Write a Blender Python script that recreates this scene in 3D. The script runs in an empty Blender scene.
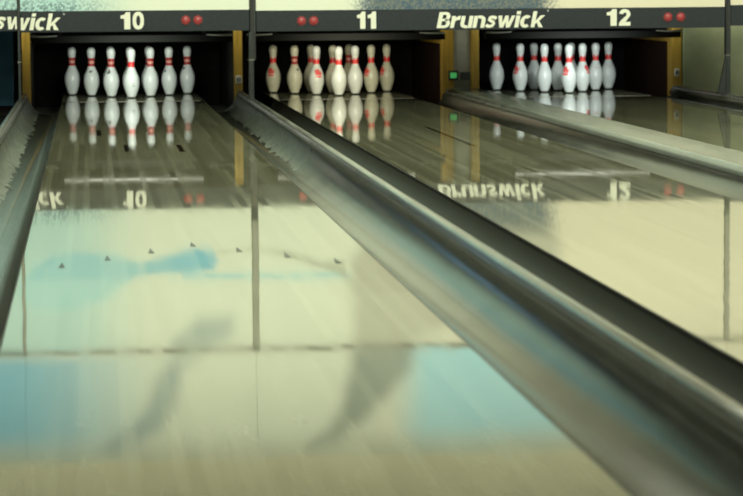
import bpy, bmesh, math, random
from mathutils import Vector, Matrix
random.seed(7)
scn = bpy.context.scene
COL = scn.collection
PI = math.pi

# ------------------------------------------------------------------ helpers
def lin(c):
    return tuple(((v / 255.0) / 12.92) if v / 255.0 <= 0.04045 else (((v / 255.0) + 0.055) / 1.055) ** 2.4 for v in c)

def mat(name, col, rough=0.5, spec=0.5, metal=0.0, emit=None, estr=0.0, coat=0.0):
    m = bpy.data.materials.new(name)
    m.use_nodes = True
    b = m.node_tree.nodes['Principled BSDF']
    b.inputs['Base Color'].default_value = (*col, 1)
    b.inputs['Roughness'].default_value = rough
    b.inputs['Specular IOR Level'].default_value = spec
    b.inputs['Metallic'].default_value = metal
    b.inputs['Coat Weight'].default_value = coat
    if emit:
        b.inputs['Emission Color'].default_value = (*emit, 1)
        b.inputs['Emission Strength'].default_value = estr
    return m

def N(m, t, **kw):
    n = m.node_tree.nodes.new(t)
    for k, v in kw.items():
        setattr(n, k, v)
    return n

def L(m, a, b):
    m.node_tree.links.new(a, b)

def noisy(m, scale, c1, c2, lo=0.35, hi=0.65, stretch=(1, 1, 1), rough=None, bump=0.0, bdist=0.001, detail=4):
    """colour (and gloss) that varies with an object-space noise"""
    b = m.node_tree.nodes['Principled BSDF']
    tc = N(m, 'ShaderNodeTexCoord'); mp = N(m, 'ShaderNodeMapping')
    mp.inputs['Scale'].default_value = stretch
    L(m, tc.outputs['Object'], mp.inputs['Vector'])
    nz = N(m, 'ShaderNodeTexNoise'); nz.inputs['Scale'].default_value = scale; nz.inputs['Detail'].default_value = detail
    L(m, mp.outputs['Vector'], nz.inputs['Vector'])
    r = N(m, 'ShaderNodeValToRGB')
    r.color_ramp.elements[0].position = lo; r.color_ramp.elements[1].position = hi
    r.color_ramp.elements[0].color = (*c1, 1); r.color_ramp.elements[1].color = (*c2, 1)
    L(m, nz.outputs['Fac'], r.inputs['Fac']); L(m, r.outputs['Color'], b.inputs['Base Color'])
    if rough:
        mr = N(m, 'ShaderNodeMapRange')
        mr.inputs['From Min'].default_value = lo; mr.inputs['From Max'].default_value = hi
        mr.inputs['To Min'].default_value = rough[0]; mr.inputs['To Max'].default_value = rough[1]
        L(m, nz.outputs['Fac'], mr.inputs['Value']); L(m, mr.outputs['Result'], b.inputs['Roughness'])
    if bump:
        bp = N(m, 'ShaderNodeBump'); bp.inputs['Strength'].default_value = bump; bp.inputs['Distance'].default_value = bdist
        L(m, nz.outputs['Fac'], bp.inputs['Height']); L(m, bp.outputs['Normal'], b.inputs['Normal'])
    return m

def obj(name, bm, m, parent=None, smooth=False, loc=None):
    me = bpy.data.meshes.new(name)
    bmesh.ops.recalc_face_normals(bm, faces=bm.faces)
    bm.to_mesh(me); bm.free()
    if m is not None:
        me.materials.append(m)
    if smooth:
        for p in me.polygons: p.use_smooth = True
        me.set_sharp_from_angle(angle=math.radians(40))
    o = bpy.data.objects.new(name, me); COL.objects.link(o)
    if parent is not None: o.parent = parent
    if loc: o.location = loc
    return o

def thing(name, label, cat, loc=(0, 0, 0), group=None, rotz=0):
    o = bpy.data.objects.new(name, None); COL.objects.link(o)
    o.empty_display_size = 0.05
    o.location = loc; o.rotation_euler = (0, 0, rotz)
    return tag(o, label, cat, group)

def tag(o, label, cat, group=None):
    o['label'] = label; o['category'] = cat
    if group: o['group'] = group
    return o

def struct(o):
    o['kind'] = 'structure'; return o

def box(bm, x0, x1, y0, y1, z0, z1, bev=0.0):
    r = bmesh.ops.create_cube(bm, size=1)
    vs = r['verts']
    for v in vs:
        v.co = Vector((x0 + (v.co.x + .5) * (x1 - x0), y0 + (v.co.y + .5) * (y1 - y0), z0 + (v.co.z + .5) * (z1 - z0)))
    if bev:
        es = list({e for v in vs for e in v.link_edges})
        bmesh.ops.bevel(bm, geom=es, offset=bev, segments=2, affect='EDGES', profile=0.5)
    return bm

def boxm(*a, **k):
    return box(bmesh.new(), *a, **k)

def sweep_y(bm, prof, ys, scales=None, pivot=(0, 0)):
    """closed profile (x, z) carried along Y through stations ys"""
    rings = []
    for i, y in enumerate(ys):
        s = scales[i] if scales else 1.0
        rings.append([bm.verts.new((pivot[0] + (x - pivot[0]) * s, y, pivot[1] + (z - pivot[1]) * s)) for x, z in prof])
    n = len(prof)
    for a, b in zip(rings, rings[1:]):
        for j in range(n):
            bm.faces.new((a[j], a[(j + 1) % n], b[(j + 1) % n], b[j]))
    bm.faces.new(rings[0][::-1]); bm.faces.new(rings[-1])
    return bm

def prism_y(bm, pts, y0, y1):
    """outline (x, z) given a depth in Y"""
    a = [bm.verts.new((x, y0, z)) for x, z in pts]; b = [bm.verts.new((x, y1, z)) for x, z in pts]
    n = len(pts)
    bm.faces.new(a); bm.faces.new(b[::-1])
    for j in range(n):
        bm.faces.new((a[j], b[j], b[(j + 1) % n], a[(j + 1) % n]))
    return bm

def lathe(bm, prof, seg=36):
    rings = []
    for r, z in prof:
        if r < 1e-5: rings.append([bm.verts.new((0, 0, z))])
        else: rings.append([bm.verts.new((r * math.cos(2 * PI * k / seg), r * math.sin(2 * PI * k / seg), z)) for k in range(seg)])
    for a, b in zip(rings, rings[1:]):
        for k in range(seg):
            k2 = (k + 1) % seg
            if len(a) == 1 and len(b) == 1: continue
            if len(a) == 1: bm.faces.new((a[0], b[k2], b[k]))
            elif len(b) == 1: bm.faces.new((a[k], a[k2], b[0]))
            else: bm.faces.new((a[k], a[k2], b[k2], b[k]))
    return bm

def cyl(bm, p0, p1, r, seg=16):
    p0, p1 = Vector(p0), Vector(p1); d = p1 - p0
    q = Vector((0, 0, 1)).rotation_difference(d.normalized()).to_matrix().to_4x4()
    bmesh.ops.create_cone(bm, cap_ends=True, segments=seg, radius1=r, radius2=r, depth=d.length,
                          matrix=Matrix.Translation((p0 + p1) / 2) @ q)
    return bm

# ------------------------------------------------------------------ materials
PANEL_TINT = 1.0
M = {}
M['strip'] = noisy(mat('charcoal_sign_board', (.024,.031,.036), .6, spec=.25), 60, (.022,.029,.034), (.028,.035,.041))
M['letter'] = mat('cream_lettering', (.86, .88, .74), .5)
M['dot_mark'] = mat('grey_mark', (.3, .34, .32), .5)
M['lens'] = mat('red_lens', (.36, .05, .055), .4, emit=(1, .10, .09), estr=.02)
M['lens_rim'] = mat('dark_red_rim', (.06, .014, .016), .5)
M['post'] = noisy(mat('grey_green_post', (.03, .037, .036), .5, spec=.3), 25, (.026,.033,.032), (.036,.043,.042))
M['post_light'] = mat('olive_grey_post', (.28, .28, .22), .6)
M['post_dark'] = mat('black_seam', (.012, .014, .013), .6)
M['black'] = noisy(mat('black_pit', (.004, .004, .004), .9, spec=.1), 20, (.003, .003, .003), (.006, .006, .006))
M['bar'] = mat('black_steel', (.007, .008, .0065), .6, spec=.15)
M['tin'] = mat('white_enamel', (.75, .78, .68), .4)
M['tube'] = mat('lit_tube', (.9, .9, .85), .4, emit=(1.0, 1.0, .82), estr=.55)
M['pin'] = noisy(mat('pin_white', (.8, .82, .76), .28, spec=.5, coat=.3), 14, (.72, .74, .68), (.84, .86, .80))
M['pin_ivory'] = noisy(mat('pin_ivory', (.70, .68, .52), .33, spec=.5), 12, (.63, .61, .45), (.76, .74, .58))
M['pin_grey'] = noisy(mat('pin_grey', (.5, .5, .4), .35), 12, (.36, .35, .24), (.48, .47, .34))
M['pin_cool'] = noisy(mat('pin_cool_white', (.8, .84, .82), .28, coat=.3), 14, (.74, .80, .79), (.82, .88, .87))
M['stripe'] = mat('dark_red_stripe', (.42, .018, .022), .35)
M['stripe_mid'] = mat('pale_pink_stripe', (.82, .36, .29), .35)
M['neckred'] = mat('bright_red_band', (.85, .05, .045), .35)
M['emblem'] = mat('red_print', (.80, .10, .09), .4)
M['emblem_faint'] = mat('faded_red_print', (.74, .42, .40), .4)
M['scuff'] = mat('dark_scuff', (.10, .11, .12), .6)
M['base'] = mat('black_base', (.02, .02, .02), .5)
M['yellow'] = noisy(mat('yellow_wood', (.5, .31, .03), .55), 6, (.31, .19, .016), (.48, .30, .034), stretch=(6, 6, .5))
M['liner'] = noisy(mat('dark_brown_liner', (.015, .006, .004), .8, spec=.1), 8, (.012, .005, .0035), (.021, .008, .005))
M['greypanel'] = noisy(mat('grey_board', (.42, .42, .32), .6), 8, (.38, .38, .29), (.46, .46, .36))
M['blue'] = noisy(mat('dark_blue_screen', (.02, .09, .16), .5), 10, (.022, .13, .24), (.030, .17, .30))
M['green'] = noisy(mat('olive_green_screen', (.30, .34, .19), .6), 5, (.25, .29, .16), (.33, .37, .21))
M['outlet'] = mat('pale_plate', (.6, .62, .52), .5)
M['outlet_dark'] = mat('dark_plate', (.05, .055, .05), .5)
M['led'] = mat('green_lamp', (.1, .5, .15), .4, emit=(.12, .8, .2), estr=.25)
M['floor'] = mat('subfloor', (.04, .035, .028), .8)
M['ceil'] = mat('ceiling_paint', (.55, .55, .48), .9)
M['upper'] = noisy(mat('tan_wall', (.74, .72, .52), .8), 3, (.70, .68, .49), (.78, .76, .55))
M['rail'] = mat('panel_rail', (.20, .20, .15), .5)
M['inlay'] = mat('dark_inlay', (.035, .025, .018), .04)
M['inlay_blue'] = mat('dark_blue_inlay', (.01, .03, .04), .3, spec=.2)
for k in ('inlay',): M[k].node_tree.nodes['Principled BSDF'].inputs['IOR'].default_value = 1.58
M['seam'] = mat('pale_strip', (.55, .52, .42), .35)
M['approach'] = noisy(mat('approach_wood', (.30, .24, .14), .25), 4, (.26, .2, .12), (.33, .27, .16), stretch=(20, 1, 1))

def lane_material():
    m = mat('lacquered_lane_boards', (.3, .25, .15), .05, spec=.5)
    b = m.node_tree.nodes['Principled BSDF']
    b.inputs['IOR'].default_value = 1.58
    tc = N(m, 'ShaderNodeTexCoord'); sp = N(m, 'ShaderNodeSeparateXYZ')
    L(m, tc.outputs['Object'], sp.inputs['Vector'])
    mul = N(m, 'ShaderNodeMath', operation='MULTIPLY'); mul.inputs[1].default_value = 1 / .02703
    L(m, sp.outputs['X'], mul.inputs[0])
    fl = N(m, 'ShaderNodeMath', operation='FLOOR'); L(m, mul.outputs[0], fl.inputs[0])
    wn = N(m, 'ShaderNodeTexWhiteNoise', noise_dimensions='1D'); L(m, fl.outputs[0], wn.inputs['W'])
    # splice along the board
    my = N(m, 'ShaderNodeMath', operation='MULTIPLY_ADD'); my.inputs[1].default_value = .45
    m10 = N(m, 'ShaderNodeMath', operation='MULTIPLY'); m10.inputs[1].default_value = 7.3
    L(m, wn.outputs['Value'], m10.inputs[0]); L(m, sp.outputs['Y'], my.inputs[0]); L(m, m10.outputs[0], my.inputs[2])
    fy = N(m, 'ShaderNodeMath', operation='FLOOR'); L(m, my.outputs[0], fy.inputs[0])
    cb = N(m, 'ShaderNodeCombineXYZ'); L(m, fl.outputs[0], cb.inputs['X']); L(m, fy.outputs[0], cb.inputs['Y'])
    w2 = N(m, 'ShaderNodeTexWhiteNoise', noise_dimensions='2D'); L(m, cb.outputs[0], w2.inputs['Vector'])
    # grain
    mp = N(m, 'ShaderNodeMapping'); mp.inputs['Scale'].default_value = (90, 1.2, 1)
    L(m, tc.outputs['Object'], mp.inputs['Vector'])
    nz = N(m, 'ShaderNodeTexNoise'); nz.inputs['Scale'].default_value = 1.0; nz.inputs['Detail'].default_value = 3
    L(m, mp.outputs['Vector'], nz.inputs['Vector'])
    mixv = N(m, 'ShaderNodeMath', operation='MULTIPLY_ADD'); mixv.inputs[1].default_value = .6
    gr = N(m, 'ShaderNodeMath', operation='MULTIPLY'); gr.inputs[1].default_value = .4
    L(m, nz.outputs['Fac'], gr.inputs[0]); L(m, w2.outputs['Value'], mixv.inputs[0]); L(m, gr.outputs[0], mixv.inputs[2])
    r = N(m, 'ShaderNodeValToRGB')
    r.color_ramp.elements[0].color = (.174, .178, .113, 1); r.color_ramp.elements[1].color = (.322, .336, .226, 1)
    r.color_ramp.elements[0].position = .1; r.color_ramp.elements[1].position = .9
    L(m, mixv.outputs[0], r.inputs['Fac'])
    # thin dark joint between boards
    fr = N(m, 'ShaderNodeMath', operation='FRACT'); L(m, mul.outputs[0], fr.inputs[0])
    lt = N(m, 'ShaderNodeMath', operation='LESS_THAN'); lt.inputs[1].default_value = .05; L(m, fr.outputs[0], lt.inputs[0])
    jm = N(m, 'ShaderNodeMix', data_type='RGBA'); jm.inputs[7].default_value = (.16, .13, .08, 1)
    L(m, lt.outputs[0], jm.inputs[0]); L(m, r.outputs['Color'], jm.inputs[6])
    L(m, jm.outputs[2], b.inputs['Base Color'])
    # slow waves of the surface + per-board gloss
    mp2 = N(m, 'ShaderNodeMapping'); mp2.inputs['Scale'].default_value = (9, 1.6, 1)
    L(m, tc.outputs['Object'], mp2.inputs['Vector'])
    n2 = N(m, 'ShaderNodeTexNoise'); n2.inputs['Scale'].default_value = 1.0; n2.inputs['Detail'].default_value = 1.0
    L(m, mp2.outputs['Vector'], n2.inputs['Vector'])
    bp = N(m, 'ShaderNodeBump'); bp.inputs['Strength'].default_value = 1.0; bp.inputs['Distance'].default_value = .00022
    L(m, n2.outputs['Fac'], bp.inputs['Height']); L(m, bp.outputs['Normal'], b.inputs['Normal'])
    mr = N(m, 'ShaderNodeMapRange'); mr.inputs['To Min'].default_value = .022; mr.inputs['To Max'].default_value = .042
    L(m, w2.outputs['Value'], mr.inputs['Value']); L(m, mr.outputs['Result'], b.inputs['Roughness'])
    return m
M['lane'] = lane_material()

def gutter_material():
    m = mat('worn_grey_gutter', (.06, .065, .055), .2, spec=.32)
    b = m.node_tree.nodes['Principled BSDF']
    tc = N(m, 'ShaderNodeTexCoord'); at = N(m, 'ShaderNodeVertexColor', layer_name='dust'); sp = N(m, 'ShaderNodeSeparateColor')
    L(m, at.outputs['Color'], sp.inputs['Color'])
    mp = N(m, 'ShaderNodeMapping'); mp.inputs['Scale'].default_value = (12, 3.0, 12)
    L(m, tc.outputs['Object'], mp.inputs['Vector'])
    nz = N(m, 'ShaderNodeTexNoise'); nz.inputs['Scale'].default_value = 1.6; nz.inputs['Detail'].default_value = 5; nz.inputs['Roughness'].default_value = .65
    L(m, mp.outputs['Vector'], nz.inputs['Vector'])
    # dusty wall with a ragged edge: wallness + noise through a sharp step, only towards the pit end
    a1 = N(m, 'ShaderNodeMath', operation='MULTIPLY_ADD'); a1.inputs[1].default_value = 1.6; a1.inputs[2].default_value = -.8
    L(m, nz.outputs['Fac'], a1.inputs[0])
    a2 = N(m, 'ShaderNodeMath', operation='ADD'); L(m, a1.outputs[0], a2.inputs[0]); L(m, sp.outputs[0], a2.inputs[1])
    st = N(m, 'ShaderNodeMapRange'); st.inputs['From Min'].default_value = .45; st.inputs['From Max'].default_value = .62
    L(m, a2.outputs[0], st.inputs['Value'])
    fm = N(m, 'ShaderNodeMath', operation='MULTIPLY'); L(m, st.outputs['Result'], fm.inputs[0]); L(m, sp.outputs[1], fm.inputs[1])
    r = N(m, 'ShaderNodeValToRGB')
    r.color_ramp.elements[0].color = (.045, .050, .038, 1); r.color_ramp.elements[1].color = (.078, .085, .064, 1)
    r.color_ramp.elements[0].position = .44; r.color_ramp.elements[1].position = .58
    L(m, nz.outputs['Fac'], r.inputs['Fac'])
    r2 = N(m, 'ShaderNodeValToRGB')
    r2.color_ramp.elements[0].color = (.05, .06, .046, 1); r2.color_ramp.elements[1].color = (.15, .172, .14, 1)
    r2.color_ramp.elements[0].position = .35; r2.color_ramp.elements[1].position = .65
    L(m, nz.outputs['Fac'], r2.inputs['Fac'])
    mx = N(m, 'ShaderNodeMix', data_type='RGBA'); L(m, fm.outputs[0], mx.inputs[0]); L(m, r.outputs['Color'], mx.inputs[6]); L(m, r2.outputs['Color'], mx.inputs[7])
    mx2 = N(m, 'ShaderNodeMix', data_type='RGBA'); L(m, sp.outputs[2], mx2.inputs[0]); L(m, mx.outputs[2], mx2.inputs[6]); mx2.inputs[7].default_value = (.040, .044, .034, 1)
    L(m, mx2.outputs[2], b.inputs['Base Color'])
    mr = N(m, 'ShaderNodeMapRange'); mr.inputs['To Min'].default_value = .17; mr.inputs['To Max'].default_value = .45
    ms = N(m, 'ShaderNodeMapRange'); ms.inputs['To Min'].default_value = .32; ms.inputs['To Max'].default_value = .07
    L(m, sp.outputs[2], ms.inputs['Value']); L(m, ms.outputs['Result'], b.inputs['Specular IOR Level'])
    fx = N(m, 'ShaderNodeMath', operation='MAXIMUM'); L(m, fm.outputs[0], fx.inputs[0]); L(m, sp.outputs[2], fx.inputs[1])
    L(m, fx.outputs[0], mr.inputs['Value']); L(m, mr.outputs['Result'], b.inputs['Roughness'])
    n2 = N(m, 'ShaderNodeTexNoise'); n2.inputs['Scale'].default_value = 1.0; n2.inputs['Detail'].default_value = 1.0
    mp2 = N(m, 'ShaderNodeMapping'); mp2.inputs['Scale'].default_value = (6, 2.2, 6)
    L(m, tc.outputs['Object'], mp2.inputs['Vector']); L(m, mp2.outputs['Vector'], n2.inputs['Vector'])
    bp = N(m, 'ShaderNodeBump'); bp.inputs['Strength'].default_value = 1.0; bp.inputs['Distance'].default_value = .0022
    L(m, n2.outputs['Fac'], bp.inputs['Height']); L(m, bp.outputs['Normal'], b.inputs['Normal'])
    return m
M['gutter'] = gutter_material()
M['cap'] = noisy(mat('grey_green_capping', (.11, .12, .095), .15, spec=1.0), 2, (.13, .14, .115), (.19, .20, .165), stretch=(6, 1, 6), rough=(.14, .22), bump=.3, bdist=.0003, detail=2)
M['cap'].node_tree.nodes['Principled BSDF'].inputs['IOR'].default_value = 1.7

M['cap_flat'] = noisy(mat('pale_capping', (.19, .22, .20), .24), 1.5, (.165, .195, .17), (.21, .245, .215), stretch=(3, 1, 3), detail=2)

# ------------------------------------------------------------------ setting
YM = -2.3                        # face of the masking units
LANES = {10: 0.0, 11: 1.6007, 12: 3.4058}
HW = .527
struct(obj('floor', boxm(-4, 8, -18.35, 2.2, -.2, -.125), M['floor']))
struct(obj('approach', boxm(-4, 8, -25, -18.35, -.2, 0), M['approach']))
struct(obj('ceiling', boxm(-4, 8, -25, 2.2, 3.6, 3.7), M['ceil']))
struct(obj('wall_back', boxm(-4, 8, 2.2, 2.3, -.2, 3.6), M['black']))
struct(obj('wall_front', boxm(-4, 8, YM + .01, YM + .12, 2.44, 3.6), M['upper']))
struct(obj('pit_light_block_1', boxm(-4, 8, YM + .30, 2.2, .66, .72), M['black']))       # unseen lid added over the pits to block light

# ------------------------------------------------------------------ lanes
def onlane(X, Y, cx): return (X - cx, Y)
LAB = {10: 'nearest polished board lane, left of the long grey ridge, numbered ten',
       11: 'middle polished board lane, between the two grey ridges, numbered eleven',
       12: 'farthest polished board lane at the right, numbered twelve'}
for n, cx in LANES.items():
    t = thing('bowling_lane', LAB[n], 'lane', (cx, 0, 0), 'bowling lanes')
    obj('lane_bed', boxm(-HW, HW, -18.34, 1.0, -.12, 0), M['lane'], t)
    for sd_ in (-1, 1):
        obj('edge_shadow_strip', boxm(sd_ * (HW + .0025) - .0024, sd_ * (HW + .0025) + .0024, -18.34, 1.0, -.12, -.0015), M['bar'], t)  # black strip drawn in for the dark lane side and its shadow gap
    obj('pin_deck_strip', boxm(-.50, .50, -.76, -.67, 0, .0006), M['seam'], t)
    if n == 10:
        for k in range(-3, 4):
            yy = -12.75 - .21 * abs(k); x = .136 * k
            bm = bmesh.new()
            a = [bm.verts.new((x + dx, yy + dy, z)) for z in (0, .0006) for dx, dy in ((-.010, -.10), (.010, -.10), (0, .07))]
            bm.faces.new(a[:3]); bm.faces.new(a[3:])
            for i in range(3): bm.faces.new((a[i], a[(i + 1) % 3], a[3 + (i + 1) % 3], a[3 + i]))
            obj('aiming_arrow', bm, M['inlay_blue'], t)
        for x, y in ((-.27, -5.4), (-.133, -7.05), (.143, -7.12)):
            obj('board_splice', boxm(x - .013, x + .013, y - .36, y + .3, 0, .0005), M['inlay'], t)
    if n == 11:
        obj('board_splice', boxm(1.83 - cx - .012 - .17, 1.83 - cx + .012 - .17, -7.3, -5.2, 0, .0005), M['inlay'], t)
    if n == 12:
        obj('board_splice', boxm(.10, .12, -5.6, -4.9, 0, .0005), M['inlay'], t)

# gutters ------------------------------------------------------------
def gutter(x0, x1, label, rise=0, ys=(-18.34, -.41), dust=(-9.0, -5.5)):
    """rise = +1 / -1: the right / left wall climbs to the division ridge"""
    w = x1 - x0; n = 28; top = []
    for i in range(n + 1):
        a = PI * i / n; c = -math.cos(a)
        z = -.012 - .088 * (1 - abs(c) ** 2.8) ** .62
        if rise: z += .040 * max(0.0, min(1.0, (c * rise + .1) / 1.1)) ** 1.5
        top.append((x0 + w / 2 + w / 2 * c, z))
    zl, zr = top[0][1] - .01, top[-1][1] - .01
    prof = top + [(x1, zr), (x1, -.115), (x0, -.115), (x0, zl)]
    bm = bmesh.new(); k = 60
    sweep_y(bm, prof, [ys[0] + (ys[1] - ys[0]) * i / k for i in range(k + 1)])
    lay = bm.loops.layers.float_color.new('dust')
    for f in bm.faces:
        for l in f.loops:
            u = (l.vert.co.x - x0) / w * 2 - 1
            wall = max(0.0, min(1.0, (u * (rise or 1) - .05) / .6)) if rise else 0.3
            t = max(0.0, min(1.0, (l.vert.co.y - dust[0]) / (dust[1] - dust[0])))
            fl = max(0.0, min(1.0, (-u * (rise or 1) - .36) / .26)) if x0 < 1.2 else 0.0
            l[lay] = (wall, t, fl, 1)
    o = obj('gutter', bm, M['gutter'], smooth=True)
    return tag(o, label, 'gutter', 'lane gutters')
gutter(.534, .779, 'worn grey gutter channel along the right edge of lane ten', 1)
gutter(-.779, -.534, 'dark grey gutter channel along the left edge of lane ten', -1, dust=(-11.0, -7.5))
gutter(.833, 1.066, 'smooth dark gutter channel along the left edge of lane eleven', -1, dust=(5, 6))
gutter(2.136, 2.361, 'dark green-grey gutter channel along the right edge of lane eleven', 1, dust=(5, 6))
gutter(2.643, 2.871, 'pale gutter channel along the left edge of lane twelve', -1, dust=(5, 6))
gutter(3.940, 4.099, 'dark narrow gutter at the right edge of lane twelve', 0, dust=(5, 6))
gutter(-1.066, -.833, 'pale beige gutter sliver at the far left of the picture below the blue screen', 1, dust=(-12, -6))

# division cappings -------------------------------------------------
def cap_profile(x0, x1, h=.076, flat=False):
    c = (x0 + x1) / 2; p = []
    p += [(x0 + .006, -.1), (x0 + .006, .004), (x0 - .006, .012), (x0 - .008, .028)]
    if flat:
        p += [(x0 - .006, .044), (x0, .055), (x0 + .010, .063), (x0 + .024, .068), (x0 + .030, .067), (x0 + .032, .055), (x0 + .036, .055), (x0 + .038, .066),
              (c, .068), (x1 - .02, .067), (x1 - .004, .055), (x1 + .006, .04)]
    else:
        p += [(c + u, z) for u, z in ((-.0245, .040), (-.022, .050), (-.0195, .059), (-.0155, .066), (-.009, .0705), (-.002, .072), (.006, .0715), (.012, .068), (.017, .061), (.020, .050), (.022, .040))]
    p += [(x1 + .008, .028), (x1 + .006, .012), (x1 - .006, .004), (x1 - .006, -.1)]
    return p
def capping(x0, x1, label, flat=False, yend=-.42):
    bm = bmesh.new()
    ys = [-18.34 + (yend - .12 + 18.34) * i / 40 for i in range(41)] + [yend - .08, yend - .04, yend - .015, yend]
    sc = [1] * 41 + [.97, .9, .78, .6]
    sweep_y(bm, cap_profile(x0, x1, flat=flat), ys, sc, ((x0 + x1) / 2, -.02))
    o = obj('division_capping', bm, M['cap_flat' if flat else 'cap'], smooth=True)
    return tag(o, label, 'ridge', 'lane division ridges')
capping(.788, .824, 'long rounded grey ridge between lane ten and lane eleven, nearest in the picture')
capping(-.824, -.788, 'short rounded grey ridge at the left edge, left of lane ten')
capping(2.370, 2.634, 'wide flat-topped pale ridge between lane eleven and lane twelve', flat=True)
capping(4.108, 4.172, 'dark ridge at the far right beyond lane twelve under the flared post')

# ------------------------------------------------------------------ pins
INCH = .0254
PROF = [(0, 0), (.95, 0), (1.04, .06), (1.16, .3), (1.414, .75), (1.70, 1.5), (1.953, 2.25), (2.13, 2.8), (2.255, 3.375), (2.345, 3.95), (2.383, 4.5),
        (2.36, 5.1), (2.282, 5.875), (2.10, 6.6), (1.852, 7.25), (1.54, 7.95), (1.236, 8.625), (1.07, 9.1), (.982, 9.375), (.91, 9.8), (.898, 10.0),
        (.935, 10.875), (.985, 11.3), (1.047, 11.75), (1.13, 12.2), (1.203, 12.625), (1.26, 13.1), (1.273, 13.5), (1.245, 13.85), (1.16, 14.22), (1.0, 14.55),
        (.75, 14.8), (.42, 14.95), (0, 15.0)]
PROF = [(r * INCH, z * INCH) for r, z in PROF]
def rad(z):
    for (r0, z0), (r1, z1) in zip(PROF[1:], PROF[2:]):
        if z0 <= z <= z1 and z1 > z0: return r0 + (r1 - r0) * (z - z0) / (z1 - z0)
    return .02
def ring_bm(z0, z1, off=.0005, seg=36, zig=None, zlow=None):
    """a printed band wrapped on the pin; zig = points along the lower and upper edge"""
    bm = bmesh.new(); seg = 48; rows = 5; g = []
    for k in range(seg):
        a = 2 * PI * k / seg
        lo, hi = z0, z1
        if zig:
            hi = z1 + zig * abs(((k % 8) / 4.0) - 1)
            lo = z0 - (zlow or 0) * (1 if k % 8 in (0, 1, 7) else 0)
        col = []
        for i in range(rows + 1):
            z = lo + (hi - lo) * i / rows
            r = rad(z) + off
            col.append(bm.verts.new((r * math.cos(a), r * math.sin(a), z)))
        g.append(col)
    for k in range(seg):
        a, b = g[k], g[(k + 1) % seg]
        for i in range(rows): bm.faces.new((a[i], b[i], b[i + 1], a[i + 1]))
    return bm
def patch_bm(shapes, az, zc, off=.0007):
    """flat outlines wrapped on the belly of a pin; az in radians, 0 = toward the bowler"""
    bm = bmesh.new()
    for pts in shapes:
        vs = [bm.verts.new((u, 0, v)) for u, v in pts]
        f = bm.faces.new(vs)
    bmesh.ops.triangulate(bm, faces=bm.faces[:])
    bmesh.ops.subdivide_edges(bm, edges=bm.edges[:], cuts=2, use_grid_fill=True)
    for v in bm.verts:
        u, z = v.co.x, zc + v.co.z
        r = rad(z) + off; a = -PI / 2 + az + u / r
        v.co = Vector((r * math.cos(a), r * math.sin(a), z))
    return bm
def mesh_of(bm, name, m, smooth=True):
    o = obj(name, bm, m, smooth=smooth); me = o.data; bpy.data.objects.remove(o); return me
BODY = {k: mesh_of(lathe(bmesh.new(), PROF), 'pin_body', M[k], True) for k in ('pin', 'pin_ivory', 'pin_grey', 'pin_cool')}
for me in BODY.values():
    for p in me.polygons: p.use_smooth = True
Z1, Z2 = .2355, .2840
STRIPE_LO = mesh_of(ring_bm(.232, .254), 'neck_stripe', M['stripe'])
STRIPE_HI = mesh_of(ring_bm(.274, .296), 'neck_stripe', M['stripe'])
STRIPE_MID = mesh_of(ring_bm(.2545, .2735), 'neck_band', M['stripe_mid'])
CROWN = mesh_of(ring_bm(.238, .266, zig=.022, zlow=.0), 'neck_band', M['neckred'])
CROWN_W = mesh_of(ring_bm(.236, .272, zig=.008), 'neck_band', M['neckred'])
BASE = mesh_of(ring_bm(.0006, .0075, .0006), 'base_ring', M['base'])
S_ = .031
CROWN_SHAPE = [[(-S_ * .8, -.012), (S_ * .8, -.012), (S_, .026), (S_ * .5, .008), (S_ * .18, .034), (-S_ * .18, .010), (-S_ * .55, .034), (-S_, .018)],
               [(-S_ * .75, -.031), (S_ * .75, -.031), (S_ * .75, -.017), (-S_ * .75, -.017)]]
LINE_SHAPE = [[(-.03, -.002), (.03, -.002), (.03, .002), (-.03, .002)], [(-.012, -.012), (.012, -.012), (.008, -.006), (-.008, -.006)]]
SCUFF_SHAPE = [[(-.014, -.004), (-.004, -.009), (.010, -.005), (.016, .004), (.004, .007), (-.008, .005)]]
SLASH_SHAPE = [[(-.024, -.008), (-.004, -.010), (.012, -.002), (.014, .004), (-.002, .001), (.004, .028), (-.002, .028), (-.012, .002)]]
RING_SHAPE = [[(-.012, -.010), (.004, -.014), (.014, -.004), (.010, .004), (.002, -.006), (-.006, -.004)], [(-.014, .004), (-.006, .014), (.006, .012), (.002, .007), (-.006, .008)]]
ROW = .264; SP = .1524
PPOS = {7: (-3, 3), 8: (-1, 3), 9: (1, 3), 10: (3, 3), 4: (-2, 2), 5: (0, 2), 6: (2, 2), 2: (-1, 1), 3: (1, 1), 1: (0, 0)}
def pin(lane, p, label, body='pin', neck='crown', marks=(), twist=0.0):
    c, r = PPOS[p]
    t = thing('bowling_pin', label, 'bowling pin', (LANES[lane] + c * SP, r * ROW, 0.0012), 'pins racked on lane %s' % {10: 'ten', 11: 'eleven', 12: 'twelve'}[lane])
    def part(name, me, rz=0.0):
        o = bpy.data.objects.new(name, me); COL.objects.link(o); o.parent = t; o.rotation_euler = (0, 0, rz); return o
    part('body', BODY[body])
    if neck == 'stripes':
        part('neck_stripe', STRIPE_LO); part('neck_stripe', STRIPE_HI); part('neck_band', STRIPE_MID)
    elif neck == 'crown': part('neck_band', CROWN, twist)
    else: part('neck_band', CROWN_W, twist)
    part('base_ring', BASE)
    for kind, az, z in marks:
        shp, mt, nm = {'crown': (CROWN_SHAPE, 'emblem', 'crown_emblem'), 'line': (LINE_SHAPE, 'emblem_faint', 'faded_emblem'),
                       'scuff': (SCUFF_SHAPE, 'scuff', 'scuff_mark'), 'slash': (SLASH_SHAPE, 'scuff', 'scuff_mark'),
                       'ring': (RING_SHAPE, 'dot_mark', 'worn_emblem')}[kind]
        obj(nm, patch_bm(shp, math.radians(az), z), M[mt], t)
    return t
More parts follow.
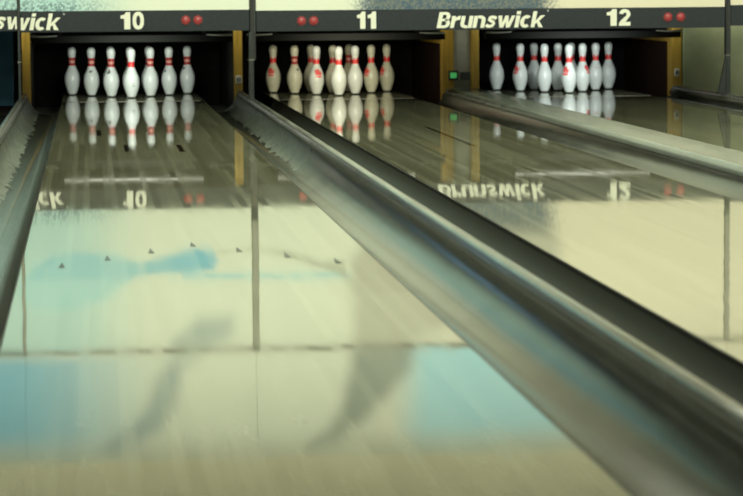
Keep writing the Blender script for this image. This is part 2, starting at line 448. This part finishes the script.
# lane ten
pin(10, 7, 'white pin with two red neck stripes, leftmost on lane ten', neck='stripes', body='pin_cool')
pin(10, 4, 'white striped pin second from left on lane ten, small grey scuff on shoulder', neck='stripes', marks=[('scuff', -8, .192)], body='pin_cool')
pin(10, 2, 'white striped pin third from left on lane ten, dark slash scuff on shoulder', neck='stripes', marks=[('slash', -24, .188)], body='pin_cool')
pin(10, 1, 'white head pin of lane ten with one broad red neck band', neck='band', marks=[('ring', 12, .10)], twist=.2, body='pin_cool')
pin(10, 3, 'white striped pin just right of the head pin on lane ten', neck='stripes', body='pin_cool')
pin(10, 6, 'white striped pin second from right on lane ten, scuffed left shoulder', neck='stripes', marks=[('scuff', -50, .19)], body='pin_cool')
pin(10, 10, 'white pin with two red neck stripes, rightmost on lane ten', neck='stripes', marks=[('scuff', -48, .205)], body='pin_cool')
pin(10, 5, 'white pin almost hidden behind the head pin on lane ten', neck='stripes', body='pin_cool')
pin(10, 8, 'white pin almost hidden behind the third pin from left on lane ten', neck='stripes', body='pin_cool')
pin(10, 9, 'white pin almost hidden behind the pin right of lane ten\'s head pin', neck='stripes', body='pin_cool')
# lane eleven
pin(11, 7, 'ivory pin with red crown emblem turned left, leftmost on lane eleven', marks=[('crown', -22, .165)], body='pin_ivory')
pin(11, 4, 'ivory pin with two dark neck stripes, second from left on lane eleven', body='pin_ivory', neck='stripes', marks=[('scuff', 28, .192)])
pin(11, 8, 'ivory pin half hidden behind lane eleven\'s third standing pin from the left', body='pin_ivory')
pin(11, 2, 'white pin with red crown emblem facing forward, left of lane eleven\'s head pin', marks=[('crown', 14, .165)])
pin(11, 5, 'ivory pin half hidden directly behind lane eleven\'s head pin', marks=[('line', -5, .185)], body='pin_ivory')
pin(11, 1, 'brightest white head pin of lane eleven, front and centre', twist=.1)
pin(11, 9, 'shaded greyish pin with two stripes, behind and right of lane eleven\'s head pin', body='pin_grey', neck='stripes')
pin(11, 3, 'white pin with plain belly just right of lane eleven\'s head pin', twist=.3)
pin(11, 6, 'white pin with emblem at its left side, second from right on lane eleven', marks=[('crown', -50, .165)], body='pin_ivory')
pin(11, 10, 'ivory pin with emblem at its left side, rightmost on lane eleven', marks=[('crown', -54, .165)], body='pin_ivory')
# lane twelve
pin(12, 7, 'cool white pin standing apart, leftmost on lane twelve', body='pin_cool', twist=.2)
pin(12, 4, 'white pin with red emblem on its left side, second from left on lane twelve', body='pin_cool', marks=[('crown', -50, .17)])
pin(12, 8, 'shaded pin third from left on lane twelve, partly hidden by its right neighbour', body='pin_cool', twist=.1)
pin(12, 2, 'bright plain white pin in front, fourth from left on lane twelve', body='pin_cool', twist=.3)
pin(12, 5, 'white pin just left of and behind lane twelve\'s head pin', body='pin_cool')
pin(12, 1, 'bright white head pin of lane twelve with red emblem on its left', body='pin_cool', marks=[('crown', -42, .17)])
pin(12, 9, 'white pin almost hidden right behind lane twelve\'s head pin', body='pin_cool', twist=.2)
pin(12, 3, 'white pin with red emblem on its right side, right of lane twelve\'s head pin', body='pin_cool', marks=[('crown', 50, .175)])
pin(12, 6, 'white pin with thin faded red line, second from right on lane twelve', body='pin_cool', marks=[('line', 2, .185)])
pin(12, 10, 'shaded white pin with small faded mark, rightmost on lane twelve', body='pin_cool', marks=[('line', 8, .19)])

# ------------------------------------------------------------------ masking units
A_PIN = [(-0.82, 1.19), (-0.71, 1.06), (-0.57, 0.99), (-0.37, 0.98), (-0.18, 1.0), (0.01, 1.06), (0.21, 1.01), (0.39, 0.96), (0.51, 0.98), (0.55, 1.05), (0.51, 1.11), (0.36, 1.13), (0.17, 1.13), (-0.02, 1.15), (-0.11, 1.21), (-0.23, 1.30), (-0.46, 1.38), (-0.73, 1.35), (-0.84, 1.27)]
A_LINE = [(.3, 1.14), (1.48, 1.15), (1.48, 1.185), (.3, 1.17)]
A_STREAK = [(.53, .985), (.81, .955), (1.01, .985), (1.26, 1.06), (1.43, 1.06), (1.46, 1.2), (1.38, 1.16), (1.21, 1.1), (1.01, 1.03), (.81, .985), (.53, 1.0)]
A_BAND = [(1.48, 1.05), (1.56, .90), (1.58, .60), (2.84, .60), (2.88, .80), (2.96, .96), (2.95, 1.37), (2.2, 1.52), (1.92, 1.64), (1.9, 1.84), (1.8, 1.95), (1.59, 2.17), (1.36, 2.35), (1.15, 2.38), (1.31, 2.23), (1.41, 2.03), (1.47, 1.71), (1.48, 1.36), (1.43, 1.2)]
A_SWOOSH = [(.4, 1.45), (.64, 1.44), (.64, 1.56), (.48, 1.67), (.28, 1.84), (.22, 2.08), (.13, 2.24), (-.2, 2.39), (-.32, 2.36), (-.04, 2.17), (.06, 2.03), (.12, 1.84), (.24, 1.6)]
def sd(poly, x, z):
    """signed distance, positive inside"""
    ins = False; d = 9e9; n = len(poly)
    for i in range(n):
        (x0, z0), (x1, z1) = poly[i], poly[(i + 1) % n]
        if (z0 > z) != (z1 > z) and x < (x1 - x0) * (z - z0) / (z1 - z0) + x0: ins = not ins
        dx, dz = x1 - x0, z1 - z0
        t = max(0, min(1, ((x - x0) * dx + (z - z0) * dz) / (dx * dx + dz * dz)))
        d = min(d, math.hypot(x - x0 - t * dx, z - z0 - t * dz))
    return d if ins else -d
def sst(a, b, v):
    t = max(0.0, min(1.0, (v - a) / (b - a))); return t * t * (3 - 2 * t)
def mixc(a, b, f): return tuple(p + (q - p) * f for p, q in zip(a, b))
WHITE = (.80, .86, .72); WARM = (.80, .76, .59)
def art(x, z):
    c = mixc(WHITE, WARM, sst(1.0, 2.9, x))
    spk = 0.0
    if z < 1.68:
        f = 1 - sst(-.55, .12, x)                                  # blue haze, left
        c = mixc(c, (.42, .72, .72), .8 * f)
        spk = max(spk, .75 * (1 - sst(-.55, .0, x)) * (1 - sst(.70, .82, z)))
        f = sst(-.02, .02, sd(A_PIN, x, z))
        c = mixc(c, mixc((.30, .64, .72), (.12, .52, .72), sst(-.1, .4, x)) if z < 1.16 else (.42, .74, .76), .9 * f)
        f = sst(-.012, .012, sd(A_LINE, x, z)); c = mixc(c, (.25, .68, .80), .8 * f)
        f = sst(-.01, .02, sd(A_STREAK, x, z)); c = mixc(c, (.28, .27, .20), .6 * f)
    else:
        f = (1 - sst(-.95, .20, x)) ** .8 * sst(1.66, 1.76, z)
        c = mixc(c, (.10, .47, .70), .9 * f * (1 - .5 * sst(2.2, 2.44, z)))
        f = sst(1.70, 2.05, x) * (1 - sst(2.9, 3.3, x)) * (1 - .6 * sst(2.2, 2.44, z)); c = mixc(c, (.34, .80, .98), .8 * f)
        f = sst(2.22, 2.44, z); c = mixc(c, (.42, .42, .30), .45 * f)
    s = sd(A_BAND, x, z)
    f = sst(-.07, .09, s)
    if f > 0:
        c = mixc(c, mixc((.11, .135, .13), (.46, .46, .37), sst(.78, .98, z)) if z < 1.68 else (.22, .27, .25), f * (.9 if z < 1.3 else .75 if z < 1.68 else .85))
    if z < 1.3: spk = max(spk, sst(-.14, .05, s) * .9 * (1 - sst(.74, .92, z)))
    f = sst(-.07, .07, sd(A_SWOOSH, x, z)); c = mixc(c, (.26, .36, .38), .72 * f * (1 - .45 * math.exp(-((z - 1.72) / .10) ** 2)))
    return c, spk
def panel_material():
    m = mat('printed_panel', (.8, .8, .7), .55, spec=.3)
    b = m.node_tree.nodes['Principled BSDF']
    at = N(m, 'ShaderNodeVertexColor', layer_name='print')
    tc = N(m, 'ShaderNodeTexCoord'); nz = N(m, 'ShaderNodeTexNoise'); nz.inputs['Scale'].default_value = 75; nz.inputs['Detail'].default_value = 3
    L(m, tc.outputs['Object'], nz.inputs['Vector'])
    r = N(m, 'ShaderNodeMapRange'); r.inputs['From Min'].default_value = .42; r.inputs['From Max'].default_value = .58
    L(m, nz.outputs['Fac'], r.inputs['Value'])
    mu = N(m, 'ShaderNodeMath', operation='MULTIPLY'); L(m, r.outputs['Result'], mu.inputs[0]); L(m, at.outputs['Alpha'], mu.inputs[1])
    mx = N(m, 'ShaderNodeMix', data_type='RGBA'); L(m, mu.outputs[0], mx.inputs[0]); L(m, at.outputs['Color'], mx.inputs[6])
    mx.inputs[7].default_value = (.055, .11, .17, 1)
    L(m, mx.outputs[2], b.inputs['Base Color'])
    return m
M['panel'] = panel_material()
def panel(name, x0, x1, z0, z1, label, cat):
    bm = bmesh.new(); st = .015
    nx = max(2, int((x1 - x0) / st)); nz_ = max(2, int((z1 - z0) / st))
    lay = bm.loops.layers.float_color.new('print')
    vs = [[bm.verts.new((x0 + (x1 - x0) * i / nx, YM, z0 + (z1 - z0) * j / nz_)) for j in range(nz_ + 1)] for i in range(nx + 1)]
    cs = {v: art(v.co.x, v.co.z) for r in vs for v in r}
    for i in range(nx):
        for j in range(nz_):
            bm.faces.new((vs[i][j], vs[i + 1][j], vs[i + 1][j + 1], vs[i][j + 1]))
    # back and sides give it thickness
    bk = [bm.verts.new((x, YM + .03, z)) for x, z in ((x0, z0), (x1, z0), (x1, z1), (x0, z1))]
    for v in bk: cs[v] = (WHITE, 0)
    bm.faces.new(bk)
    bot = [vs[i][0] for i in range(nx + 1)]; topv = [vs[i][nz_] for i in range(nx + 1)]
    lf = vs[0]; rt = vs[nx]
    bm.faces.new(bot + [bk[1], bk[0]]); bm.faces.new(topv + [bk[2], bk[3]])
    bm.faces.new(lf + [bk[3], bk[0]]); bm.faces.new(rt + [bk[2], bk[1]])
    for f in bm.faces:
        for l in f.loops:
            c, s = cs[l.vert]; l[lay] = (*c, s)
    o = obj(name, bm, M['panel'])
    return tag(o, label, cat, 'printed panels above the pins')
PZ = .676
panel('masking_panel', -.783, .782, PZ + .008, 1.655, 'long printed panel with pale green and blue speckle directly above sign ten', 'panel')
panel('masking_panel', .829, 4.116, PZ, 1.655, 'wide printed panel with dark blue speckled patch above signs eleven and twelve', 'panel')
panel('masking_panel', -2.40, -.806, PZ + .018, 1.655, 'speckled blue-green printed panel sliver in the top left corner', 'panel')
panel('masking_panel', 4.157, 5.75, PZ + .012, 1.655, 'plain cream panel sliver in the top right corner beyond the post', 'panel')
panel('upper_panel', -.793, .8055, 1.69, 2.436, 'upper printed panel with blue left corner, mirrored in the near lane', 'panel')
panel('upper_panel', .8075, 4.135, 1.69, 2.436, 'upper printed panel with turquoise patch, mirrored in the near lane at right', 'panel')
panel('upper_panel', -2.40, -.795, 1.69, 2.436, 'upper printed panel beyond the left frame edge', 'panel')
panel('upper_panel', 4.1375, 5.75, 1.69, 2.436, 'upper cream panel beyond the right post', 'panel')
for x0, x1, lb in ((-.783, .782, 'thin ledge rail between the two panels over lane ten'), (.829, 4.116, 'thin ledge rail between the two panels over lanes eleven and twelve')):
    tag(obj('panel_rail', boxm(x0, x1, YM - .012, YM + .03, 1.657, 1.688, .003), M['rail']), lb, 'rail', 'panel rails')

# lettering -----------------------------------------------------------
def arc_quads(cx, cz, ro, rzo, ri, rzi, a0, a1, n=14):
    P = lambda rx, rz, a: (cx + rx * math.cos(a), cz + rz * math.sin(a))
    an = [math.radians(a0 + (a1 - a0) * k / n) for k in range(n + 1)]
    return [[P(ro, rzo, a), P(ro, rzo, b), P(ri, rzi, b), P(ri, rzi, a)] for a, b in zip(an, an[1:])]
def rect(a, b, c, d): return [(a, b), (c, b), (c, d), (a, d)]
def ribbon(pts, hw):
    q = []
    for k, (x, z) in enumerate(pts):
        xa, za = pts[max(0, k - 1)]; xb, zb = pts[min(len(pts) - 1, k + 1)]
        d = math.hypot(xb - xa, zb - za); nx, nz_ = -(zb - za) / d, (xb - xa) / d
        q.append(((x + nx * hw, z + nz_ * hw), (x - nx * hw, z - nz_ * hw)))
    return [[a[0], b[0], b[1], a[1]] for a, b in zip(q, q[1:])]
GLYPH = {
    'B': (.80, [rect(0, 0, .26, 1), rect(.26, .83, .44, 1), rect(.26, .43, .44, .58), rect(.26, 0, .46, .17)]
          + arc_quads(.44, .705, .31, .295, .06, .125, -90, 90) + arc_quads(.46, .29, .34, .29, .09, .12, -90, 90)),
    'r': (.56, [rect(0, 0, .25, .75), [(.25, .40), (.36, .50), (.56, .50), (.56, .77), (.42, .75), (.25, .62)]]),
    'u': (.76, [rect(0, .27, .25, .75), rect(.51, 0, .76, .75)] + arc_quads(.38, .27, .38, .29, .13, .10, 180, 295)),
    'n': (.76, [rect(0, 0, .25, .75), rect(.51, 0, .76, .48)] + arc_quads(.38, .48, .38, .29, .13, .10, 0, 115)),
    's': (.66, ribbon([(.62, .56), (.50, .645), (.34, .665), (.19, .62), (.17, .52), (.30, .43), (.44, .36), (.51, .25), (.44, .13), (.28, .085), (.14, .11), (.03, .19)], .098)),
    'w': (1.10, [[(0, .75), (.25, .75), (.33, .30), (.20, 0)], [(.20, 0), (.33, .30), (.46, .75), (.45, 0)], [(.45, 0), (.46, .75), (.66, .75), (.54, .36)],
                 [(.54, .36), (.66, .75), (.74, .30), (.62, 0)], [(.62, 0), (.74, .30), (.86, 0)], [(.74, .30), (.87, .75), (1.10, .75), (.86, 0)]]),
    'i': (.26, [rect(0, 0, .26, .75), rect(0, .82, .26, 1.02)]),
    'c': (.68, arc_quads(.37, .375, .37, .395, .12, .20, 48, 312, 22)),
    'k': (.80, [rect(0, 0, .25, 1), [(.25, .20), (.25, .42), (.52, .75), (.80, .75), (.48, .40), (.36, .30)], [(.36, .30), (.48, .40), (.80, 0), (.50, 0)]]),
}
def brand_bm(word):
    bm = bmesh.new(); x = 0
    for ch in word:
        w, polys = GLYPH[ch]
        for p in polys: bm.faces.new([bm.verts.new((x + u + .20 * v, v, 0)) for u, v in p])
        x += w + .055
    return bm
def fit(bm, x0, x1, z0, z1, y, clip=None):
    a = min(v.co.x for v in bm.verts); b = max(v.co.x for v in bm.verts)
    for v in bm.verts:
        v.co = Vector((x0 + (v.co.x - a) / (b - a) * (x1 - x0), y, z0 + v.co.y * (z1 - z0)))
    if clip:
        for cxx, nrm in clip:
            bmesh.ops.bisect_plane(bm, geom=bm.verts[:] + bm.edges[:] + bm.faces[:], plane_co=(cxx, y, 0), plane_no=(nrm, 0, 0), clear_outer=True)
    for f in list(bm.faces):
        r = bmesh.ops.extrude_face_region(bm, geom=[f])
        for v in r['geom']:
            if isinstance(v, bmesh.types.BMVert): v.co.y += .003
    return bm

def circ(r, n=28, sx=1.0, cx=0, cz=0): return [(cx + r * sx * math.cos(2 * PI * k / n), cz + r * math.sin(2 * PI * k / n)) for k in range(n)]
def numeral_bm(ch, x0, x1, z0, z1, y):
    """heavy grotesque figures in a unit box, given 3 mm of depth"""
    bm = bmesh.new()
    if ch == '1':
        polys = [[(.30, 0), (.86, 0), (.86, 1), (.50, 1), (.42, .90), (.28, .84), (.06, .82), (.06, .62), (.40, .62), (.30, .60)]]
        polys = [[(.36, 0), (.88, 0), (.88, 1), (.52, 1), (.44, .90), (.28, .83), (.06, .81), (.06, .62), (.36, .62)]]
    elif ch == '2':
        c = []
        for k in range(13):                                        # outer shoulder, from left terminal over the top
            a = math.radians(175 - k * 215 / 12); c.append((.5 + .47 * math.cos(a), .70 + .30 * math.sin(a)))
        c += [(.66, .32), (.56, .235), (.97, .235), (.97, 0), (.02, 0), (.02, .14), (.10, .26), (.26, .38), (.48, .52)]
        for k in range(9):
            a = math.radians(-30 + k * 205 / 8); c.append((.51 + .145 * math.cos(a), .675 + .115 * math.sin(a)))
        polys = [c]
    else:
        polys = []
        n = 32
        o = [(.5 + .48 * math.copysign(abs(math.cos(2 * PI * k / n)) ** .8, math.cos(2 * PI * k / n)), .5 + .51 * math.copysign(abs(math.sin(2 * PI * k / n)) ** .85, math.sin(2 * PI * k / n))) for k in range(n)]
        i = [(.5 + .17 * math.cos(2 * PI * k / n), .5 + .30 * math.sin(2 * PI * k / n)) for k in range(n)]
        for k in range(n):
            polys.append([o[k], o[(k + 1) % n], i[(k + 1) % n], i[k]])
    vc = {}
    def V(p):
        key = (round(p[0], 5), round(p[1], 5))
        if key not in vc: vc[key] = bm.verts.new((x0 + (x1 - x0) * p[0], y, z0 + (z1 - z0) * p[1]))
        return vc[key]
    for p in polys: bm.faces.new([V(q) for q in p])
    r = bmesh.ops.extrude_face_region(bm, geom=bm.faces[:])
    for v in r['geom']:
        if isinstance(v, bmesh.types.BMVert): v.co.y += .003
    return bm

YS = YM - .012
def sign(x0, x1, label, dz=0.0):
    t = thing('lane_sign', label, 'sign', ((x0 + x1) / 2, YM, .532 + dz), 'dark lane number signs')
    def P(name, bm, m, smooth=False, parent=None):
        bmesh.ops.translate(bm, verts=bm.verts[:], vec=(-(x0 + x1) / 2, -YM, -.532 - dz))
        return obj(name, bm, m, parent or t, smooth)
    P('board', boxm(x0, x1, YS, YM + .04, .532 + dz, .674 + dz, .002), M['strip'])
    return t, P
def digits(P, s, xa, xb, z0=.550, z1=.667):
    xm = (xa + xb) / 2
    P('numeral', numeral_bm(s[0], xa, xm - .002, z0, z1, YS - .003), M['letter'])
    P('numeral', numeral_bm(s[1], xm + .002, xb, z0, z1, YS - .003), M['letter'])
def lamps(P, xs, z=.608):
    for x in xs:
        bm = bmesh.new(); cyl(bm, (x, YS - .006, z), (x, YS + .002, z), .036, 28); rim = P('lamp_rim', bm, M['lens_rim'], True)
        bm = bmesh.new()
        lathe(bm, [(0, .012), (.012, .011), (.022, .008), (.029, .002), (.030, 0), (0, 0)], 28)
        bmesh.ops.rotate(bm, verts=bm.verts[:], matrix=Matrix.Rotation(PI / 2, 3, 'X'))
        bmesh.ops.translate(bm, verts=bm.verts[:], vec=(x, YS - .005, z))
        P('red_lens', bm, M['lens'], True, rim)
def brand(P, x0, x1, z0, z1, clip=None):
    bm = brand_bm('Brunswick')
    P('brand_lettering', fit(bm, x0, x1, z0, z1, YS - .003, clip), M['letter'])
t, P = sign(-.783, .782, 'dark sign board reading 10 with the end of the brand word at left', .008)
digits(P, '10', -.106, .060, .556, .674); lamps(P, (.345, .428), .616)
brand(P, -1.262, -.508, .556, .669, clip=[(-.781, -1)])
bm = bmesh.new(); cyl(bm, (-.487, YS - .003, .664), (-.487, YS, .664), .008, 12); P('registered_mark', bm, M['dot_mark'])
t, P = sign(.829, 4.116, 'long dark sign board reading 11, Brunswick and 12')
digits(P, '11', 1.523, 1.668, .545, .664); digits(P, '12', 3.272, 3.446)
lamps(P, (1.142, 1.226), .604); lamps(P, (3.71, 3.80), .608)
brand(P, 2.080, 2.842, .545, .656)
bm = bmesh.new(); cyl(bm, (2.862, YS - .003, .660), (2.862, YS, .660), .008, 12); P('registered_mark', bm, M['dot_mark'])
t, P = sign(-2.40, -.806, 'dark sign board stub at the left edge with part of the brand word', .018)
brand(P, -1.30, -.546, .564, .677, clip=[(-.808, 1)])
t, P = sign(4.157, 5.75, 'blank dark sign board stub in the top right corner', .012)

# posts --------------------------------------------------------------
def post(x, w, ztop, zbot, label, flare=False, lowx=None, wl=.026):
    lx = x if lowx is None else lowx
    t = thing('support_post', label, 'post', (lx, YM, zbot), 'posts between the signs')
    def P(name, bm, m):
        bmesh.ops.translate(bm, verts=bm.verts[:], vec=(-lx, -YM, -zbot)); return obj(name, bm, m, t)
    P('post_sleeve', boxm(x - w / 2 + .004, x + w / 2 - .004, YM - .02, YM + .03, .34, .775, .002), M['post_dark'])
    P('upper_post', boxm(x - w / 2 + .004, x + w / 2 - .004, YM - .02, YM + .03, .776, ztop, .002), M['post_light'])
    P('upper_face', boxm(x + w / 2 - .020, x + w / 2 - .005, YM - .024, YM - .0205, .52, .774), M['post'])
    P('lower_post', boxm(lx - wl / 2, lx + wl / 2, YM - .03, YM - .0255 + .05, zbot, .53, .003), M['post'])
    P('joint_collar', boxm(lx - wl / 2 - .004, lx + wl / 2 + .004, YM - .034, YM + .03, .335, .343), M['rail'])
    if flare:
        P('flared_foot', prism_y(bmesh.new(), [(lx - wl / 2 - .056, zbot), (lx - wl / 2, zbot), (lx - wl / 2, .34)], YM - .02, YM + .01), M['post'])
    return t
post(.8055, .047, 1.66, .068, 'slim grey post standing between lane signs ten and eleven', lowx=.792, wl=.034)
post(4.1365, .041, 1.66, .068, 'slim dark post with flared foot right of lane sign twelve', flare=True, lowx=4.138, wl=.030)
post(-.7945, .024, 1.66, .068, 'thin black post at the left edge beside the cut brand word', wl=.018)

# bars, reflectors and pin lights behind the signs --------------------
WORD = {10: 'ten', 11: 'eleven', 12: 'twelve'}
for n, cx in LANES.items():
    t = thing('valance_bar', 'black bar under the sign at the top of lane %s\'s pin opening' % WORD[n], 'bar', (cx, -.62, .437), 'bars under the signs')
    obj('bar', boxm(-.75, .75, -.03, .03, 0, .055, .004), M['bar'], t)
    for s in (-1, 1):                                   # white curved reflector tips showing under the sign
        bm = bmesh.new(); pts = []
        for k in range(9):
            a = k / 8; pts.append((s * (.745 - .19 * a), .060 - .010 * math.sin(PI * a * .5) + .008 * a * a))
        pts2 = [(x, z - .016 + .009 * i / 8) for i, (x, z) in enumerate(pts)]
        prism_y(bm, pts + pts2[::-1], -.06, -.032)
        obj('reflector_tip', bm, M['tin'], t)
    t = thing('pin_light', 'fluorescent tube above lane %s\'s pins, seen mirrored as a bright streak' % WORD[n], 'lamp', (cx, -.62, .575), 'pin lights')
    obj('housing', boxm(-.56, .56, -.05, .05, .035, .0848, .004), M['bar'], t)
    bm = bmesh.new(); cyl(bm, (-.52, 0, .014), (.52, 0, .014), .0065, 14); obj('tube', bm, M['tube'], t, True)
    for s in (-1, 1):
        obj('end_cap', boxm(s * .535 - .012, s * .535 + .012, -.018, .018, -.0825, .036, .003), M['bar'], t)
    cur = obj('pit_curtain', boxm(cx - .75, cx + .75, 1.55, 1.58, -.12, .655), M['black'])
    tag(cur, 'black curtain at the back of the pit behind the pins of lane %s' % WORD[n], 'curtain', 'pit curtains')

# pit dividers --------------------------------------------------------
def divider(x0, x1, label, double=False):
    c = (x0 + x1) / 2
    t = thing('pit_divider', label, 'divider', (c, -.4, 0), 'pit dividers')
    ztop = .655
    def side(xa, xb, liners):
        obj('wood_board', boxm(xa - c, xb - c, 0, 1.9, -.1, ztop, .003), M['yellow'], t)
        for s in liners:
            x = xa if s < 0 else xb
            y0 = .16 if double or s < 0 and x0 > 4 else .02
            obj('liner', boxm(x - c - (.008 if s < 0 else 0), x - c + (.008 if s > 0 else 0), y0, 1.88, -.1, .40 if y0 > .1 else .44), M['liner'] if y0 > .1 else M['bar'], t)
            obj('liner', boxm(x - c - (.006 if s < 0 else 0), x - c + (.006 if s > 0 else 0), y0, 1.88, .445, .65), M['bar'], t)
    if double:
        side(x0, x0 + .085, (-1,)); side(x1 - .065, x1, (1,))
        obj('grey_board', boxm(x0 + .0855 - c, x1 - .0655 - c, .02, .06, -.1, ztop), M['greypanel'], t)
    else:
        side(x0, x1, (-1, 1))
    return t
divider(.768, .833, 'yellow-edged wooden divider between the pits of lanes ten and eleven')
divider(2.362, 2.642, 'wide yellow and grey divider between the pits of lanes eleven and twelve', True)
divider(4.135, 4.215, 'yellow-edged divider with dark panel at the right of lane twelve\'s pit')
divider(-.822, -.760, 'yellow-edged divider at the left of lane ten\'s pit')

def plate(x, z, w, h, y, label, m, lamp=None):
    t = thing('switch_box', label, 'switch', (x, y, z))
    obj('box', boxm(-w / 2, w / 2, -.025, 0, 0, h, .003), M[m], t)
    if lamp == 'led': obj('green_lamp', boxm(-w * .33, w * .33, -.030, -.025, h * .2, h * .8, .002), M['led'], t)
    if lamp == 'slots':
        for s in (-1, 1): obj('slot', boxm(s * w * .2 - .005, s * w * .2 + .005, -.027, -.0245, h * .2, h * .75), M['outlet_dark'], t)
    return t
plate(.803, .115, .046, .060, -.40, 'small pale socket box low on the divider right of lane ten\'s pins', 'outlet', 'slots')
plate(2.44, .125, .075, .070, -.405, 'small box with glowing green lamp on the divider left of lane twelve', 'outlet_dark', 'led')
plate(2.535, .125, .070, .060, -.380, 'small dark grey box on the grey board beside the green lamp', 'outlet_dark')
plate(4.172, .135, .032, .060, -.40, 'small pale socket box low on the divider right of lane twelve', 'outlet', 'slots')

# closed neighbouring pits -------------------------------------------
tag(obj('pit_screen', boxm(-1.75, -.872, -.97, -.94, -.012, .60, .004), M['blue']), 'dark blue screen closing the pit at the left edge', 'screen')
tag(obj('pit_screen', boxm(4.222, 5.3, -.42, -.38, -.1, .655, .004), M['green']), 'olive green screen closing the pit at the right edge', 'screen')

# ------------------------------------------------------------------ light
w = bpy.data.worlds.new('World'); scn.world = w; w.use_nodes = True
w.node_tree.nodes['Background'].inputs[0].default_value = (.95, 1.0, .72, 1)
w.node_tree.nodes['Background'].inputs[1].default_value = .12
def area(name, loc, rot, sx, sy, e, col):
    d = bpy.data.lights.new(name, 'AREA'); d.shape = 'RECTANGLE'; d.size = sx; d.size_y = sy; d.energy = e; d.color = col
    o = bpy.data.objects.new(name, d); COL.objects.link(o); o.location = loc; o.rotation_euler = rot; return o
TINT = (.98, 1.0, .77)
for y, e in ((-6.8, 210), (-10.2, 150), (-14.2, 150)):
    area('ceiling_lamp', (1.7, y, 3.55), (0, 0, 0), 7, .5, e, TINT)
ml = area('mask_lamp', (1.7, -9.0, 3.5), (math.radians(90 - 16.5), 0, 0), 9, .3, 67, TINT)
ml.data.spread = math.radians(34)
for cx, e, c in ((0.0, 1.0, (.95, 1, .86)), (1.6007, .95, (1, .97, .74)), (3.4058, 1.0, (.93, 1, .93)), (5.0, .3, (1, 1, .8)), (-1.6, 1.3, (1, 1, .9))):  # last entry is added only to brighten the blue screen
    area('pin_tube_and_fill', (cx, -1.84, .50), (math.radians(80), 0, 0), .5, .04, 2.5 * e, c).data.spread = math.radians(50)  # added fill with no fixture, evens light from front to back pins
    area('pin_tube_and_fill', (cx, -.54, .585), (math.radians(58), 0, 0), 1.45, .04, 2.5 * e, c)

# ------------------------------------------------------------------ camera
cam = bpy.data.cameras.new('Camera'); cam.lens = 136.44; cam.sensor_width = 36; cam.sensor_fit = 'HORIZONTAL'
cam.clip_start = .1; cam.clip_end = 200
co = bpy.data.objects.new('Camera', cam); COL.objects.link(co)
rt = Vector((.99500575, -.09952067, -.00769341)); up = Vector((.01664429, .08942507, .99585447)); fw = Vector((.09842012, .99100898, -.09063491))
R = Matrix((rt, up, -fw)).transposed().to_4x4()
co.matrix_world = Matrix.Translation((-.31560844, -21.75457424, .80032379)) @ R
cam.dof.use_dof = True; cam.dof.focus_distance = 13.0; cam.dof.aperture_fstop = 7.0
scn.camera = co

scn.view_settings.view_transform = 'Standard'; scn.view_settings.look = 'None'
scn.view_settings.exposure = 0.0; scn.view_settings.gamma = 1.0; scn.view_settings.use_curve_mapping = False
scn.cycles.use_denoising = True
scn.cycles.max_bounces = 8; scn.cycles.glossy_bounces = 5; scn.cycles.diffuse_bounces = 3
